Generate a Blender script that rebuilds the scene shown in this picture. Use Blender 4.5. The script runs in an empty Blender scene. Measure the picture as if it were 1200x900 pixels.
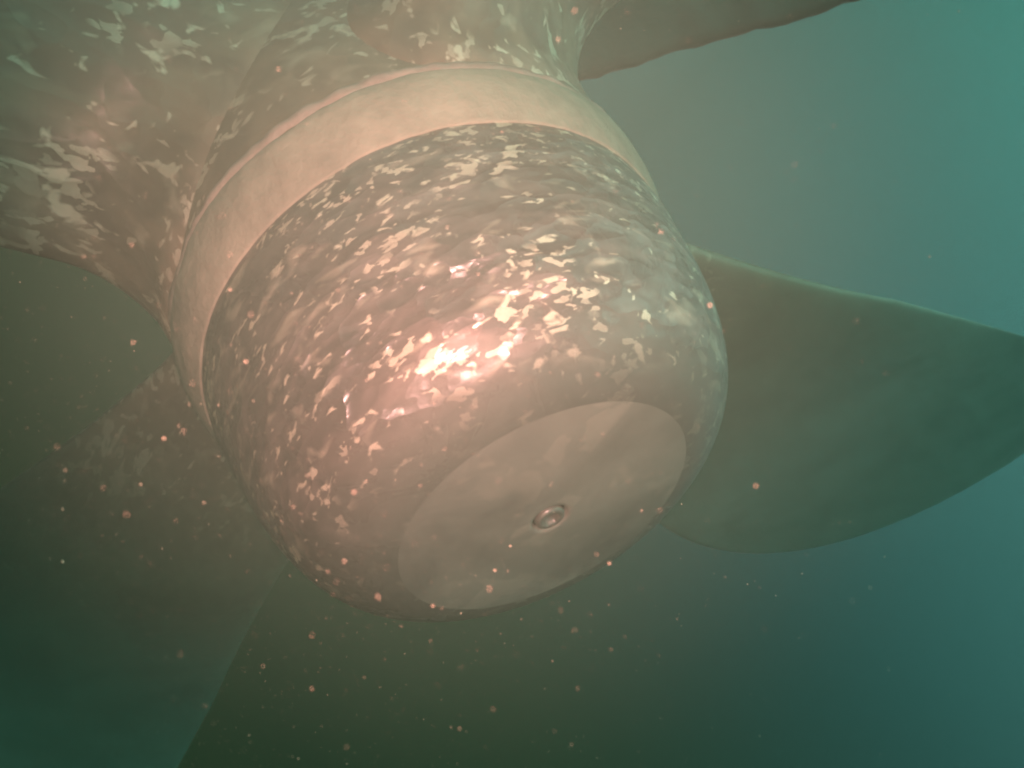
import bpy, bmesh, math, random
from mathutils import Vector, Matrix, noise

R = 0.30                      # radius of the propeller boss at the cap joint, metres
scene = bpy.context.scene
COL = scene.collection

# ------------------------------------------------------------------ camera
# The propeller axis is world +X (aft), its cap joint circle is centred on the origin.
# Directions below are those of the axis and of "up" as the hand-held, rolled camera sees them.
ax_c = Vector((0.400, -0.679, 0.615)).normalized()
up_c = Vector((0.739, 0.636, 0.0))
up_c.z = -(up_c.x * ax_c.x + up_c.y * ax_c.y) / ax_c.z
up_c.normalize()
lat_c = up_c.cross(ax_c)
cen_c = Vector((-0.238, 0.167, -3.501)) * R
W = Matrix((ax_c, lat_c, up_c))            # camera-space vector -> world vector
cam_loc = W @ (-cen_c)
cam_d = bpy.data.cameras.new("camera")
cam = bpy.data.objects.new("camera", cam_d)
COL.objects.link(cam)
cam.matrix_world = Matrix.Translation(cam_loc) @ W.to_4x4()
cam_d.sensor_width = 36.0
cam_d.lens = 30.0
cam_d.clip_start = 0.02
cam_d.clip_end = 200.0
cam_d.dof.use_dof = True
cam_d.dof.focus_distance = 0.86
cam_d.dof.aperture_fstop = 9.0
scene.camera = cam

# ------------------------------------------------------------------ world: open water, brighter upwards
world = bpy.data.worlds.new("World")
scene.world = world
world.use_nodes = True
wn = world.node_tree
wn.nodes.clear()
w_out = wn.nodes.new("ShaderNodeOutputWorld")
w_bg = wn.nodes.new("ShaderNodeBackground")
w_tc = wn.nodes.new("ShaderNodeTexCoord")
w_sep = wn.nodes.new("ShaderNodeSeparateXYZ")
w_map = wn.nodes.new("ShaderNodeMapRange")
w_map.inputs["From Min"].default_value = -1.0
w_ramp = wn.nodes.new("ShaderNodeValToRGB")
er = w_ramp.color_ramp
er.interpolation = 'B_SPLINE'
er.elements[0].position = 0.0
er.elements[0].color = (0.024, 0.025, 0.010, 1)
er.elements[1].position = 1.0
er.elements[1].color = (0.70, 1.00, 0.86, 1)
for p, c in ((0.28, (0.030, 0.029, 0.011, 1)), (0.42, (0.023, 0.040, 0.040, 1)), (0.55, (0.062, 0.118, 0.116, 1)),
             (0.68, (0.135, 0.215, 0.205, 1)), (0.84, (0.26, 0.58, 0.50, 1))):
    e = er.elements.new(p)
    e.color = c
wn.links.new(w_tc.outputs["Generated"], w_sep.inputs[0])
wn.links.new(w_sep.outputs["Z"], w_map.inputs["Value"])
wn.links.new(w_map.outputs[0], w_ramp.inputs[0])
wn.links.new(w_ramp.outputs[0], w_bg.inputs[0])
w_bg.inputs[1].default_value = 4.6
wn.links.new(w_bg.outputs[0], w_out.inputs[0])

# ------------------------------------------------------------------ lights
# daylight filtering down through the water surface
sun_d = bpy.data.lights.new("sun", 'SUN')
sun_d.energy = 1.1
sun_d.angle = math.radians(30)
sun_d.color = (0.80, 1.0, 0.82)
sun = bpy.data.objects.new("sun", sun_d)
COL.objects.link(sun)
sun.rotation_euler = (math.radians(-12), math.radians(14), 0)
# the photographer's flash, a little left of and below the lens
fl_d = bpy.data.lights.new("camera_flash", 'SPOT')
fl_d.energy = 124.0
fl_d.color = (1.0, 0.375, 0.34)
fl_d.spot_size = math.radians(63)
fl_d.spot_blend = 1.0
fl_d.shadow_soft_size = 0.016
fl = bpy.data.objects.new("camera_flash", fl_d)
COL.objects.link(fl)
fl.location = cam_loc + W @ Vector((-0.002, 0.009, 0.0))
tgt = W @ (Vector((-0.05, 0.06, -0.90))) + cam_loc
fl.rotation_euler = (tgt - fl.location).to_track_quat('-Z', 'Y').to_euler()

scene.render.engine = 'CYCLES'
scene.cycles.volume_bounces = 1
scene.cycles.max_bounces = 6
scene.cycles.filter_width = 2.2
scene.cycles.use_denoising = True
scene.view_settings.view_transform = 'Standard'
scene.view_settings.look = 'None'
scene.view_settings.exposure = 0.0
scene.view_settings.gamma = 1.0
scene.view_settings.use_curve_mapping = False


# ------------------------------------------------------------------ materials
class NT:
    def __init__(self, name):
        self.m = bpy.data.materials.new(name)
        self.m.use_nodes = True
        self.t = self.m.node_tree
        self.t.nodes.clear()
        self.out = self.n("OutputMaterial")

    def n(self, kind, **kw):
        nd = self.t.nodes.new("ShaderNode" + kind)
        for k, v in kw.items():
            if hasattr(nd, k):
                setattr(nd, k, v)
            else:
                nd.inputs[k.replace("_", " ")].default_value = v
        return nd

    def l(self, a, b):
        self.t.links.new(a, b)

    def coords(self, scale=(1, 1, 1), rot=(0, 0, 0)):
        tc = self.n("TexCoord")
        mp = self.n("Mapping")
        mp.inputs["Scale"].default_value = scale
        mp.inputs["Rotation"].default_value = rot
        self.l(tc.outputs["Object"], mp.inputs["Vector"])
        return mp.outputs[0]

    def noise(self, vec, scale, detail=2.0, rough=0.5, dist=0.0):
        nd = self.n("TexNoise")
        nd.inputs["Scale"].default_value = scale
        nd.inputs["Detail"].default_value = detail
        nd.inputs["Roughness"].default_value = rough
        nd.inputs["Distortion"].default_value = dist
        self.l(vec, nd.inputs["Vector"])
        return nd.outputs["Fac"]

    def maprange(self, v, a, b, c, d):
        nd = self.n("MapRange")
        for k, x in zip(("From Min", "From Max", "To Min", "To Max"), (a, b, c, d)):
            nd.inputs[k].default_value = x
        self.l(v, nd.inputs["Value"])
        return nd.outputs[0]

    def math(self, op, a, b):
        nd = self.n("Math", operation=op)
        for i, x in enumerate((a, b)):
            if isinstance(x, (int, float)):
                nd.inputs[i].default_value = x
            else:
                self.l(x, nd.inputs[i])
        return nd.outputs[0]

    def mix(self, f, a, b):
        nd = self.n("Mix", data_type='RGBA')
        self.l(f, nd.inputs["Factor"])
        for s, x in ((6, a), (7, b)):
            if isinstance(x, tuple):
                nd.inputs[s].default_value = x
            else:
                self.l(x, nd.inputs[s])
        return nd.outputs[2]

    def bump(self, h, strength, distance, prev=None):
        nd = self.n("Bump")
        nd.inputs["Strength"].default_value = strength
        nd.inputs["Distance"].default_value = distance
        self.l(h, nd.inputs["Height"])
        if prev is not None:
            self.l(prev, nd.inputs["Normal"])
        return nd.outputs[0]


def metal(name, scale, cell, tilt, dishd, wave, rough, base, film, met0, met1, coat, fleck, bare, fade=None):
    """hand-ground bronze: small irregular grinder facets under a thin glossy skin, filmed over in patches"""
    t = NT(name)
    v = t.coords(scale)
    geo = t.n("NewGeometry")

    fade_fac = None
    if fade:                                     # ground smoother there
        tc = t.n("TexCoord")
        sx = t.n("SeparateXYZ")
        t.l(tc.outputs["Object"], sx.inputs[0])
        if fade[0] == 'x':
            along = sx.outputs["X"]
        else:                                    # distance from the shaft line
            sy = t.math('MULTIPLY', sx.outputs["Y"], sx.outputs["Y"])
            sz = t.math('MULTIPLY', sx.outputs["Z"], sx.outputs["Z"])
            along = t.math('SQRT', t.math('ADD', sy, sz), 0.0)
        fade_fac = t.maprange(along, fade[1], fade[2], 1.0, fade[3])

    def facets(sc, wob, amount):
        nz = t.n("TexNoise")
        nz.inputs["Scale"].default_value = sc * 0.8
        nz.inputs["Detail"].default_value = 1.5
        t.l(v, nz.inputs["Vector"])
        ma = t.n("VectorMath", operation='MULTIPLY_ADD')
        t.l(nz.outputs["Color"], ma.inputs[0])
        ma.inputs[1].default_value = (wob / sc,) * 3
        t.l(v, ma.inputs[2])
        vo = t.n("TexVoronoi", feature='F1')
        vo.inputs["Scale"].default_value = sc
        vo.inputs["Randomness"].default_value = 1.0
        t.l(ma.outputs[0], vo.inputs["Vector"])
        sb = t.n("VectorMath", operation='SUBTRACT')
        t.l(vo.outputs["Color"], sb.inputs[0])
        sb.inputs[1].default_value = (0.5, 0.5, 0.5)
        sc_ = t.n("VectorMath", operation='SCALE')
        t.l(sb.outputs[0], sc_.inputs[0])
        if fade_fac is None:
            sc_.inputs["Scale"].default_value = amount
        else:
            t.l(t.math('MULTIPLY', fade_fac, amount), sc_.inputs["Scale"])
        return sc_.outputs[0]

    def addn(n, *vecs):
        for x in vecs:
            ad = t.n("VectorMath", operation='ADD')
            t.l(n, ad.inputs[0])
            t.l(x, ad.inputs[1])
            n = ad.outputs[0]
        nm = t.n("VectorMath", operation='NORMALIZE')
        t.l(n, nm.inputs[0])
        return nm.outputs[0]

    def dish(sc, wob, amount, prev):             # shallow dished cuts meeting in ridges
        nz = t.n("TexNoise")
        nz.inputs["Scale"].default_value = sc * 0.8
        nz.inputs["Detail"].default_value = 1.5
        t.l(v, nz.inputs["Vector"])
        ma = t.n("VectorMath", operation='MULTIPLY_ADD')
        t.l(nz.outputs["Color"], ma.inputs[0])
        ma.inputs[1].default_value = (wob / sc,) * 3
        t.l(v, ma.inputs[2])
        vo = t.n("TexVoronoi", feature='F1')
        vo.inputs["Scale"].default_value = sc
        t.l(ma.outputs[0], vo.inputs["Vector"])
        h = t.math('POWER', vo.outputs["Distance"], 2.0)
        if fade_fac is not None:
            h = t.math('MULTIPLY', h, fade_fac)
        return t.bump(h, 1.0, amount, prev)

    wav = t.bump(t.noise(v, cell * 0.30, 1.5, 0.5, 0.2), 1.0, wave)
    f1 = facets(cell, 1.9, tilt)
    f2 = facets(cell * 2.1, 1.9, tilt * 0.4)
    skin = addn(dish(cell, 1.9, dishd, wav), f1, f2)
    half = facets(cell, 1.9, tilt * 0.16)
    under = addn(dish(cell, 1.9, dishd * 0.25, wav), half)
    p = t.n("BsdfPrincipled")
    fm = t.noise(t.coords((1, 1, 1)), 9.0, 5.0, 0.62, 0.8)
    fmask = t.maprange(fm, 0.36, 0.66, 0.0, 1.0)
    mid = t.maprange(t.noise(v, cell * 0.60, 2.0, 0.55, 0.4), 0.42, 0.64, 0.0, 0.55)
    dull = t.mix(mid, t.mix(fmask, base, film), tuple(min(1.0, c * 1.7) for c in base[:3]) + (1,))
    if fade and fade[0] == 'x':                  # same dull skin as the end face
        soft = t.maprange(along, fade[1], fade[2], 0.0, 0.95)
        dull = t.mix(soft, dull, (0.150, 0.145, 0.122, 1))
    elif fade:                                   # haze of the water painted into the outer blade as paler green
        soft = t.maprange(along, fade[1], fade[2] * 1.15, 0.0, 0.9)
        veil_mottle = t.maprange(t.noise(t.coords((1, 1, 1)), 5.0, 4.0, 0.6, 0.6), 0.3, 0.7, 0.0, 1.0)
        dull = t.mix(soft, dull, t.mix(veil_mottle, (0.22, 0.25, 0.165, 1), (0.155, 0.18, 0.12, 1)))
        outer_veil = t.math('MULTIPLY', t.maprange(along, 2.8 * R, 5.2 * R, 0.0, 0.95), t.maprange(veil_mottle, 0, 1, 1.0, 0.75))
        dull = t.mix(outer_veil, dull, (0.86, 0.66, 0.58, 1))  # painted veil pales further out, lifting the dim far blade towards the water
    # bare bright cuts: crisp small ones and softer wide ones
    crowd = t.maprange(t.noise(t.coords((1, 1, 1)), 7.0, 2.0, 0.5, 0.5), 0.40, 0.60, -0.045, 0.025)
    def chips(sc, wob, cover, amp):              # angular scraped chips
        nz = t.n("TexNoise")
        nz.inputs["Scale"].default_value = sc * 0.9
        nz.inputs["Detail"].default_value = 2.5
        t.l(v, nz.inputs["Vector"])
        ma = t.n("VectorMath", operation='MULTIPLY_ADD')
        t.l(nz.outputs["Color"], ma.inputs[0])
        ma.inputs[1].default_value = (wob / sc,) * 3
        t.l(v, ma.inputs[2])
        vo = t.n("TexVoronoi", feature='F1')
        vo.inputs["Scale"].default_value = sc
        t.l(ma.outputs[0], vo.inputs["Vector"])
        sp = t.n("SeparateXYZ")
        t.l(vo.outputs["Color"], sp.inputs[0])
        pick = t.math('ADD', sp.outputs[0], t.math('MULTIPLY', crowd, 3.0))
        on = t.maprange(pick, 1 - cover, 1 - cover + 0.05, 0.0, 1.0)
        return t.math('MULTIPLY', on, amp)
    c1 = t.maprange(t.math('ADD', t.noise(v, cell * 1.75, 2.4, 0.55, 0.5), crowd), 0.600, 0.685, 0.0, 1.0)
    c1 = t.math('MAXIMUM', c1, chips(cell * 2.3, 1.7, 0.055, 0.7))
    c1 = t.math('MAXIMUM', c1, chips(cell * 3.6, 1.7, 0.05, 0.6))
    c2 = t.maprange(t.math('SUBTRACT', t.noise(v, cell * 0.80, 2.0, 0.5, 0.5), crowd), 0.60, 0.78, 0.0, 0.5)
    cut = t.math('MULTIPLY', t.math('MAXIMUM', c1, c2), fleck)
    if fade_fac is not None:
        cut = t.math('MULTIPLY', cut, fade_fac)
    t.l(t.mix(cut, dull, bare), p.inputs["Base Color"])
    t.l(t.math('MAXIMUM', t.maprange(fmask, 0, 1, met0, met1), t.math('MULTIPLY', cut, 0.55)), p.inputs["Metallic"])
    t.l(t.math('SUBTRACT', t.maprange(fmask, 0, 1, 0.50, 0.58), t.math('MULTIPLY', cut, 0.10)), p.inputs["Roughness"])
    t.l(under, p.inputs["Normal"])
    p.inputs["Coat Weight"].default_value = coat
    p.inputs["Coat IOR"].default_value = 1.8
    t.l(t.maprange(fmask, 0, 1, rough, rough * 1.8), p.inputs["Coat Roughness"])
    t.l(skin, p.inputs["Coat Normal"])
    t.l(p.outputs[0], t.out.inputs[0])
    return t.m


BARE = (0.82, 0.70, 0.54, 1)
M_CAP = metal("ground_bronze_cap", (2.2, 1.0, 1.0), 28.0, 0.50, 0.0038, 0.0028, 0.19,
              (0.165, 0.128, 0.112, 1), (0.100, 0.080, 0.071, 1), 0.45, 0.30, 0.45, 1.0, BARE, ('x', 0.74 * R, 0.89 * R, 0.12))
M_BLADE = metal("ground_bronze_blade", (1.0, 1.3, 0.7), 23.0, 0.30, 0.004, 0.005, 0.30,
                (0.200, 0.142, 0.100, 1), (0.138, 0.098, 0.070, 1), 0.30, 0.12, 0.3, 0.75, BARE, ('r', 1.5 * R, 2.3 * R, 0.06))
M_FACE = metal("dull_bronze_face", (1, 1, 1), 11.0, 0.02, 0.0002, 0.0030, 0.30,
               (0.192, 0.186, 0.155, 1), (0.105, 0.106, 0.090, 1), 0.25, 0.10, 0.3, 0.12, BARE)
M_SHAFT = metal("dull_steel", (1, 1, 1), 10.0, 0.1, 0.0005, 0.003, 0.35,
                (0.30, 0.28, 0.24, 1), (0.16, 0.15, 0.12, 1), 0.5, 0.2, 0.2, 0.2, BARE)


def matte(name, c1, c2, scale, rough, bump):
    t = NT(name)
    v = t.coords()
    p = t.n("BsdfPrincipled")
    a = t.noise(v, scale, 5.0, 0.6, 0.3)
    t.l(t.mix(t.maprange(a, 0.35, 0.68, 0, 1), c1, c2), p.inputs["Base Color"])
    p.inputs["Roughness"].default_value = rough
    t.l(t.bump(t.noise(v, scale * 5, 4.0, 0.6), 1.0, bump), p.inputs["Normal"])
    t.l(p.outputs[0], t.out.inputs[0])
    return t.m


M_BAND = matte("beige_filler", (0.43, 0.362, 0.280, 1), (0.24, 0.200, 0.155, 1), 11.0, 0.8, 0.003)
M_BEAD = matte("smeared_sealant", (0.38, 0.29, 0.24, 1), (0.27, 0.21, 0.175, 1), 22.0, 0.6, 0.002)
M_EDGE_LIGHT = matte("painted_edge_highlight", (0.86, 0.80, 0.66, 1), (0.60, 0.55, 0.44, 1), 30.0, 0.3, 0.001)  # pale colour standing in for daylight caught on a blade edge
M_STRUT = matte("antifouled_bracket", (0.006, 0.070, 0.055, 1), (0.004, 0.042, 0.034, 1), 8.0, 0.7, 0.003)
M_PART = matte("plankton", (0.75, 0.62, 0.45, 1), (0.60, 0.50, 0.36, 1), 60.0, 0.6, 0.0)


# ------------------------------------------------------------------ helpers
def obj(name, verts, faces, mat, parent=None, smooth=True):
    me = bpy.data.meshes.new(name)
    me.from_pydata([tuple(v) for v in verts], [], faces)
    me.validate()
    me.update()
    bm = bmesh.new()
    bm.from_mesh(me)
    bmesh.ops.recalc_face_normals(bm, faces=bm.faces)
    bm.to_mesh(me)
    bm.free()
    if smooth:
        me.polygons.foreach_set("use_smooth", [True] * len(me.polygons))
    me.materials.append(mat)
    o = bpy.data.objects.new(name, me)
    COL.objects.link(o)
    if parent:
        o.parent = parent
    return o


def thing(name, label, cat, loc=(0, 0, 0)):
    o = bpy.data.objects.new(name, None)
    COL.objects.link(o)
    o.location = loc
    o.empty_display_size = 0.1
    o["label"] = label
    o["category"] = cat
    return o


def spline(pts, n):
    """Catmull-Rom through (s, r) pairs"""
    out = []
    for i in range(len(pts) - 1):
        p0 = pts[max(i - 1, 0)]; p1 = pts[i]; p2 = pts[i + 1]; p3 = pts[min(i + 2, len(pts) - 1)]
        for k in range(n):
            t = k / n
            out.append(tuple(0.5 * ((2 * p1[j]) + (-p0[j] + p2[j]) * t + (2 * p0[j] - 5 * p1[j] + 4 * p2[j] - p3[j]) * t * t
                                    + (-p0[j] + 3 * p1[j] - 3 * p2[j] + p3[j]) * t ** 3) for j in range(2)))
    out.append(pts[-1])
    return out


def lathe(name, prof, mat, parent, seg=160, wob=None, closed=False, caps=False):
    """revolve (s, r) in units of R round +X; wob(i, ang) -> (ds, dr)"""
    vs, fs = [], []
    n = len(prof)
    for i, (s, r) in enumerate(prof):
        for k in range(seg):
            a = 2 * math.pi * k / seg
            ds, dr = wob(i, a) if wob else (0, 0)
            vs.append(((s + ds) * R, (r + dr) * R * math.cos(a), (r + dr) * R * math.sin(a)))
    m = n if closed else n - 1
    for i in range(m):
        j = (i + 1) % n
        for k in range(seg):
            q = (k + 1) % seg
            fs.append((i * seg + k, i * seg + q, j * seg + q, j * seg + k))
    if caps:
        for i in (0, n - 1):
            if prof[i][1] > 1e-6:
                vs.append((prof[i][0] * R, 0, 0))
                c = len(vs) - 1
                for k in range(seg):
                    fs.append((i * seg + k, i * seg + (k + 1) % seg, c))
    return obj(name, vs, fs, mat, parent)


# ------------------------------------------------------------------ propeller
prop = thing("ship_propeller", "large ground bronze ship propeller with rounded hub cap and beige joint band", "propeller")

BR = 1.05                                        # boss radius under the blades
boss_prof = spline([(-1.62, 0.70), (-1.58, 0.90), (-1.45, 0.985), (-1.0, 1.05), (-0.6, 1.055), (-0.25, 1.035), (-0.012, 0.985)], 8)
lathe("boss", boss_prof, M_BLADE, prop, caps=True)

cap_prof = [(-0.010, 0.90), (-0.004, 0.96)] + spline(
    [(0.0, 0.990), (0.14, 0.985), (0.28, 0.962), (0.42, 0.940), (0.556, 0.905), (0.68, 0.856), (0.77, 0.798), (0.835, 0.730),
     (0.880, 0.655), (0.8985, 0.605), (0.9065, 0.568), (0.910, 0.542)], 6)
cap = lathe("boss_cap", cap_prof, M_CAP, prop)

face_prof = spline([(0.9100, 0.542), (0.9160, 0.47), (0.9205, 0.35), (0.9240, 0.20), (0.926, 0.085)], 5) + \
            [(0.9255, 0.075), (0.920, 0.066), (0.905, 0.063)]
lathe("end_face", face_prof, M_FACE, cap, 120)

# plug screwed into the centre of the end face, with a slot across it
def plug():
    bm = bmesh.new()
    seg = 32
    rings = [(0.906, 0.055), (0.922, 0.055), (0.930, 0.051), (0.933, 0.044), (0.9315, 0.034), (0.925, 0.030), (0.916, 0.028)]
    vs = []
    for s, r in rings:
        ring = []
        for k in range(seg):
            a = 2 * math.pi * k / seg
            rr = r
            if r < 0.040:                        # hexagonal key socket
                h = (a % (math.pi / 3)) - math.pi / 6
                rr = r * 0.92 / math.cos(h)
            ring.append(bm.verts.new((s * R, rr * R * math.cos(a), rr * R * math.sin(a))))
        vs.append(ring)
    for i in range(len(rings) - 1):
        for k in range(seg):
            q = (k + 1) % seg
            bm.faces.new((vs[i][k], vs[i][q], vs[i + 1][q], vs[i + 1][k]))
    bm.faces.new(vs[-1])
    me = bpy.data.meshes.new("plug")
    bmesh.ops.recalc_face_normals(bm, faces=bm.faces)
    bm.to_mesh(me)
    bm.free()
    me.polygons.foreach_set("use_smooth", [True] * len(me.polygons))
    me.materials.append(M_CAP)
    o = bpy.data.objects.new("plug", me)
    COL.objects.link(o)
    o.parent = cap
plug()

# beige band of filler over the joint
def n1(a, f, seed):
    return noise.noise(Vector((math.cos(a) * f, math.sin(a) * f, seed)))

def band_wob(i, a):
    edge = (i <= 3, i >= 8)
    if edge[0]:
        return (0.016 * n1(a, 2.2, 1.0) + 0.010 * n1(a, 7.0, 2.0) + 0.005 * n1(a, 22.0, 2.5), 0.0)
    if edge[1]:
        return (0.007 * n1(a, 4.0, 5.0) + 0.005 * n1(a, 19.0, 6.0), 0.0)
    return (0.0, 0.004 * n1(a, 6.0, 9.0 + i))

band_prof = [(-0.255, 1.02), (-0.252, 1.046), (-0.244, 1.055), (-0.232, 1.058), (-0.18, 1.053), (-0.13, 1.045), (-0.09, 1.036),
             (-0.045, 1.022), (-0.004, 1.003), (0.010, 0.998), (0.0145, 0.9945), (0.016, 0.975)]
jb = lathe("joint_band", band_prof, M_BAND, prop, 260, band_wob)
jb["label"] = "matte beige band of filler around the joint of the hub cap"

# thin smear of sealant riding along the forward edge of the band
def bead():
    vs, fs = [], []
    seg, m = 320, 7
    for k in range(seg):
        a = 2 * math.pi * k / seg
        w = 0.030 + 0.020 * n1(a, 3.0, 20.0) + 0.012 * n1(a, 11.0, 21.0)
        h = max(0.004, 0.013 + 0.010 * n1(a, 4.0, 23.0) + 0.008 * n1(a, 17.0, 24.0))
        s0 = -0.285 + 0.020 * n1(a, 2.5, 25.0) + 0.008 * n1(a, 13.0, 26.0)
        for j in range(m):
            t = j / (m - 1) * 2 - 1
            s = s0 + t * w
            r = 1.030 + (h + 0.012) * math.sqrt(max(0.0, 1 - t * t))
            vs.append((s * R, r * R * math.cos(a), r * R * math.sin(a)))
    for k in range(seg):
        q = (k + 1) % seg
        for j in range(m - 1):
            fs.append((k * m + j, k * m + j + 1, q * m + j + 1, q * m + j))
    obj("sealant_bead", vs, fs, M_BEAD, prop)
bead()

# shaft running forward from the boss
lathe("shaft", [(-7.0, 0.44), (-6.98, 0.46), (-1.60, 0.46), (-1.58, 0.44)], M_SHAFT, prop, 64, caps=True)


# blades: helical sections with a fillet flaring into the boss
SB = -0.873                                      # axial station of the blade roots
TIP = 9.4
def blade_mesh():
    nsec, npt = 72, 96
    vs, fs = [], []
    for i in range(nsec):
        f = i / (nsec - 1)
        r = 0.93 + (TIP - 0.93) * (f ** 1.5)
        x = max(0.0, (r - BR) / 4.24)
        tipf = math.sqrt(max(0.0, 1 - ((r - BR) / (TIP - BR)) ** 6)) if r > BR else 1.0
        xe = min(x, 0.72)
        h_pos = (0.504 - 0.296 * xe + 0.355 * xe * xe + 0.05 * (x - xe)) * tipf + 0.012
        raw = 0.57 + 1.2 * x + 2.6 * x * x * (1 - 0.25 * x)
        h_neg = 3.6 * math.tanh(raw / 3.6) * tipf + 0.012
        half = h_pos
        th = 0.120 * max(0.0, 1 - x / 1.2) ** 0.9 + 0.012
        rho = 0.34
        d = r - BR
        fil = 0.0
        if d < rho:
            dd = max(0.0, d) / rho
            fil = rho * (1 - math.sqrt(max(0.0, 1 - (1 - dd) ** 2)))
            if d < 0:
                fil = rho * 1.0 + 0.02
        phi = math.atan(0.544 / r)
        skew = 0.207 * xe * xe + 0.20 * (x - xe)
        for k in range(npt):
            a = 2 * math.pi * k / npt
            cu, cv = math.cos(a), math.sin(a)
            # lens-shaped section with rounded ends
            half = h_pos if cu >= 0 else h_neg
            u = half * cu
            v = th * (abs(cv) ** 0.8) * (1 if cv >= 0 else -1)
            # outward normal of the section (approx.) for the fillet offset
            nu, nv = cu * th, cv * half
            ln = math.hypot(nu, nv) or 1.0
            blend = 0.45
            nu, nv = nu / ln * (1 - blend) + cu * blend, nv / ln * (1 - blend) + cv * blend
            u += nu * fil * 0.85 + skew
            v += nv * fil
            s = u * math.sin(phi) + v * math.cos(phi)
            arc = u * math.cos(phi) - v * math.sin(phi)
            an = arc / r
            vs.append(((SB + s) * R, -r * math.sin(an) * R, r * math.cos(an) * R))
    for i in range(nsec - 1):
        for k in range(npt):
            q = (k + 1) % npt
            fs.append((i * npt + k, i * npt + q, (i + 1) * npt + q, (i + 1) * npt + k))
    fs.append(tuple((nsec - 1) * npt + k for k in range(npt)))
    return vs, fs

e1 = Vector((-ax_c.y, ax_c.x, 0)).normalized()
e2 = ax_c.cross(e1)
TH0 = 126.3                                      # blade pointing left and towards the lens
b_first = None
for q in range(4):
    th = math.radians(TH0 + 90 * q)
    dv = W @ (e1 * math.cos(th) + e2 * math.sin(th))
    ang = math.atan2(-dv.y, dv.z)                # rotation about X taking +Z to dv
    if b_first is None:
        vs, fs = blade_mesh()
        b_first = obj("blade", vs, fs, M_BLADE, prop)
        b_first.data.materials.append(M_EDGE_LIGHT)    # sunlit highlight painted along one edge
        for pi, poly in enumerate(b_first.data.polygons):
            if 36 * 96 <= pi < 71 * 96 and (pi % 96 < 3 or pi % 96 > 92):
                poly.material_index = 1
        b = b_first
    else:
        b = b_first.copy()
        COL.objects.link(b)
        b.parent = prop
    b.rotation_euler = (ang, 0, 0)
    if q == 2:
        b["label"] = "blade seen nearly edge-on with a thin highlight painted along its edge"
    else:                                        # only one blade carries the painted edge highlight
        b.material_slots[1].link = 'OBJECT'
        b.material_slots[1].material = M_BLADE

# ------------------------------------------------------------------ V-shaped shaft bracket ahead of the propeller
br = thing("shaft_bracket", "dark fouled V-shaped shaft bracket looming faintly in the water behind the propeller", "bracket", (-2.1 * R, 0, 0))
def barrel():
    prof = [(-0.60, 0.47), (-0.60, 0.66), (-0.52, 0.74), (-0.30, 0.77), (0.25, 0.77), (0.40, 0.72), (0.45, 0.62), (0.45, 0.47)]
    lathe("bracket_barrel", prof, M_STRUT, br, 64, closed=True)
barrel()
def arm(deg):
    vs, fs = [], []
    n, m = 40, 90
    d = Vector((0, math.sin(math.radians(deg)), math.cos(math.radians(deg))))
    t = Vector((0, d.z, -d.y))
    for i in range(m):
        f = i / (m - 1)
        h = (0.60 + 5.2 * f) * R
        ch = (0.46 + 0.30 * max(0, 1 - f * 5) ** 2 * 0) * R
        tk = (0.15 + 0.16 * max(0, 1 - f * 6) ** 2) * R
        for k in range(n):
            a = 2 * math.pi * k / n
            p = d * h + Vector((1, 0, 0)) * (ch * math.cos(a)) + t * (tk * math.sin(a))
            # shaggy fouling growth
            g = 0.55 * noise.noise(p * 9.0) + 0.35 * noise.noise(p * 24.0) + 0.25 * noise.noise(p * 60.0)
            p += (Vector((1, 0, 0)) * math.cos(a) + t * math.sin(a)) * (0.05 * g * R)
            vs.append(p)
    for i in range(m - 1):
        for k in range(n):
            q = (k + 1) % n
            fs.append((i * n + k, i * n + q, (i + 1) * n + q, (i + 1) * n + k))
    fs.append(tuple(range(n)))
    fs.append(tuple((m - 1) * n + k for k in range(n)))
    obj("bracket_arm", vs, fs, M_STRUT, br)
arm(33)
arm(-33)

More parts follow.
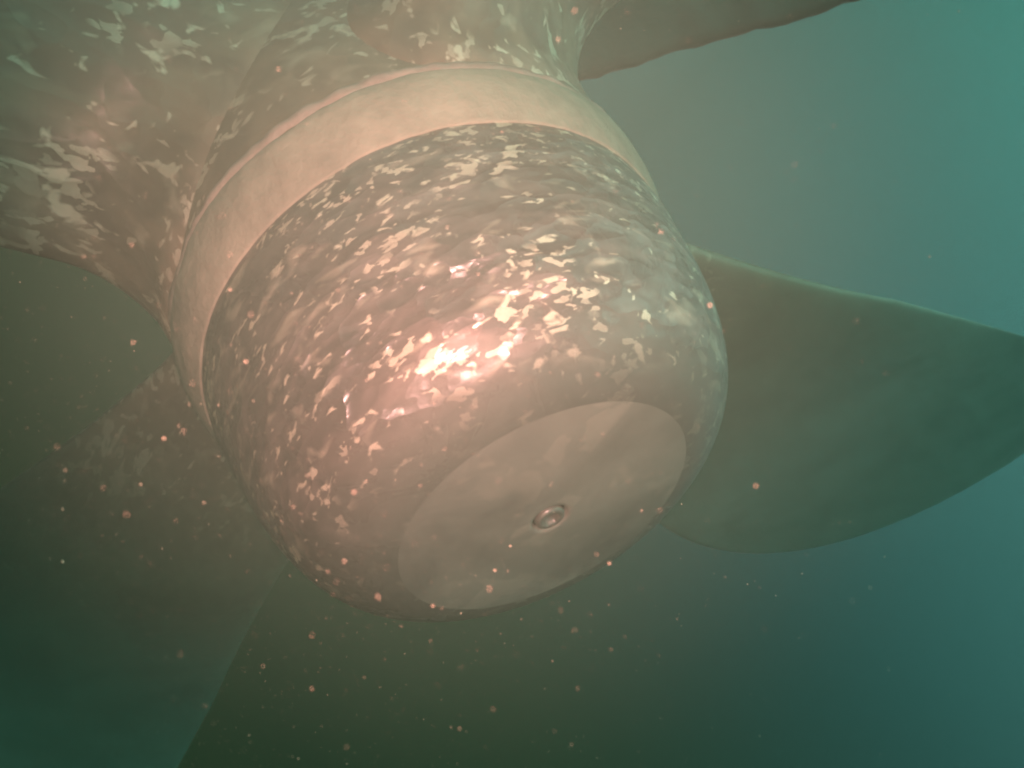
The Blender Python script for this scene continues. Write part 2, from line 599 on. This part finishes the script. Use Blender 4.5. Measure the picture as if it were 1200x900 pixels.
# ------------------------------------------------------------------ drifting particles
def particles():
    rnd = random.Random(4)
    base = bmesh.new()
    bmesh.ops.create_cube(base, size=1.2)
    bmesh.ops.rotate(base, verts=base.verts, matrix=Matrix.Rotation(0.7, 3, "X") @ Matrix.Rotation(0.6, 3, "Y"))
    bv = [v.co.copy() for v in base.verts]
    bf = [[v.index for v in f.verts] for f in base.faces]
    base.free()
    vs, fs = [], []
    mid = cam_loc * 0.70 + Vector((0.0, -0.02, -0.15))
    made = 0
    while made < 30000:
        if rnd.random() < 0.55:                  # silt stirred up below the hub
            p = mid + Vector((rnd.gauss(0.06, 0.20), rnd.gauss(-0.05, 0.20), rnd.gauss(-0.20, 0.15)))
        else:
            p = mid + Vector((rnd.gauss(0, 0.40), rnd.gauss(0, 0.40), rnd.gauss(0, 0.40)))
        rr = math.hypot(p.y, p.z) / R
        if rr < 1.25 and p.x < 0.96 * R:
            continue
        if (p - cam_loc).length < 0.27:
            continue
        made += 1
        sz = min(0.0006, 0.000065 * math.exp(abs(rnd.gauss(0, 0.72))))
        st = Vector((rnd.uniform(0.6, 1.5), rnd.uniform(0.6, 1.3), rnd.uniform(0.6, 1.3)))
        o = len(vs)
        for v in bv:
            vs.append(p + Vector((v.x * st.x, v.y * st.y, v.z * st.z)) * sz)
        for f in bf:
            fs.append([o + k for k in f])
    o = obj("suspended_particles", vs, fs, M_PART)
    o["kind"] = "stuff"
    o["label"] = "fine pale specks of silt drifting in the green water"
    o["category"] = "particles"
particles()

# ------------------------------------------------------------------ the murky water itself
def haze():
    lo = Vector((-3.3, -3.1, -3.1))
    hi = Vector((2.6, 3.1, 3.1))
    vs = [(x, y, z) for x in (lo.x, hi.x) for y in (lo.y, hi.y) for z in (lo.z, hi.z)]
    fs = [(0, 1, 3, 2), (4, 6, 7, 5), (0, 4, 5, 1), (2, 3, 7, 6), (0, 2, 6, 4), (1, 5, 7, 3)]
    t = NT("murky_water")
    pv = t.n("VolumePrincipled")
    pv.inputs["Color"].default_value = (0.022, 0.046, 0.034, 1)
    pv.inputs["Absorption Color"].default_value = (0.0, 0.10, 0.08, 1)
    pv.inputs["Density"].default_value = 0.55
    pv.inputs["Anisotropy"].default_value = 0.1
    t.l(pv.outputs[0], t.out.inputs["Volume"])
    o = obj("haze", vs, fs, t.m, None, False)
    o["kind"] = "stuff"
    o["label"] = "murky green sea water surrounding the propeller"
    o["category"] = "water"
haze()
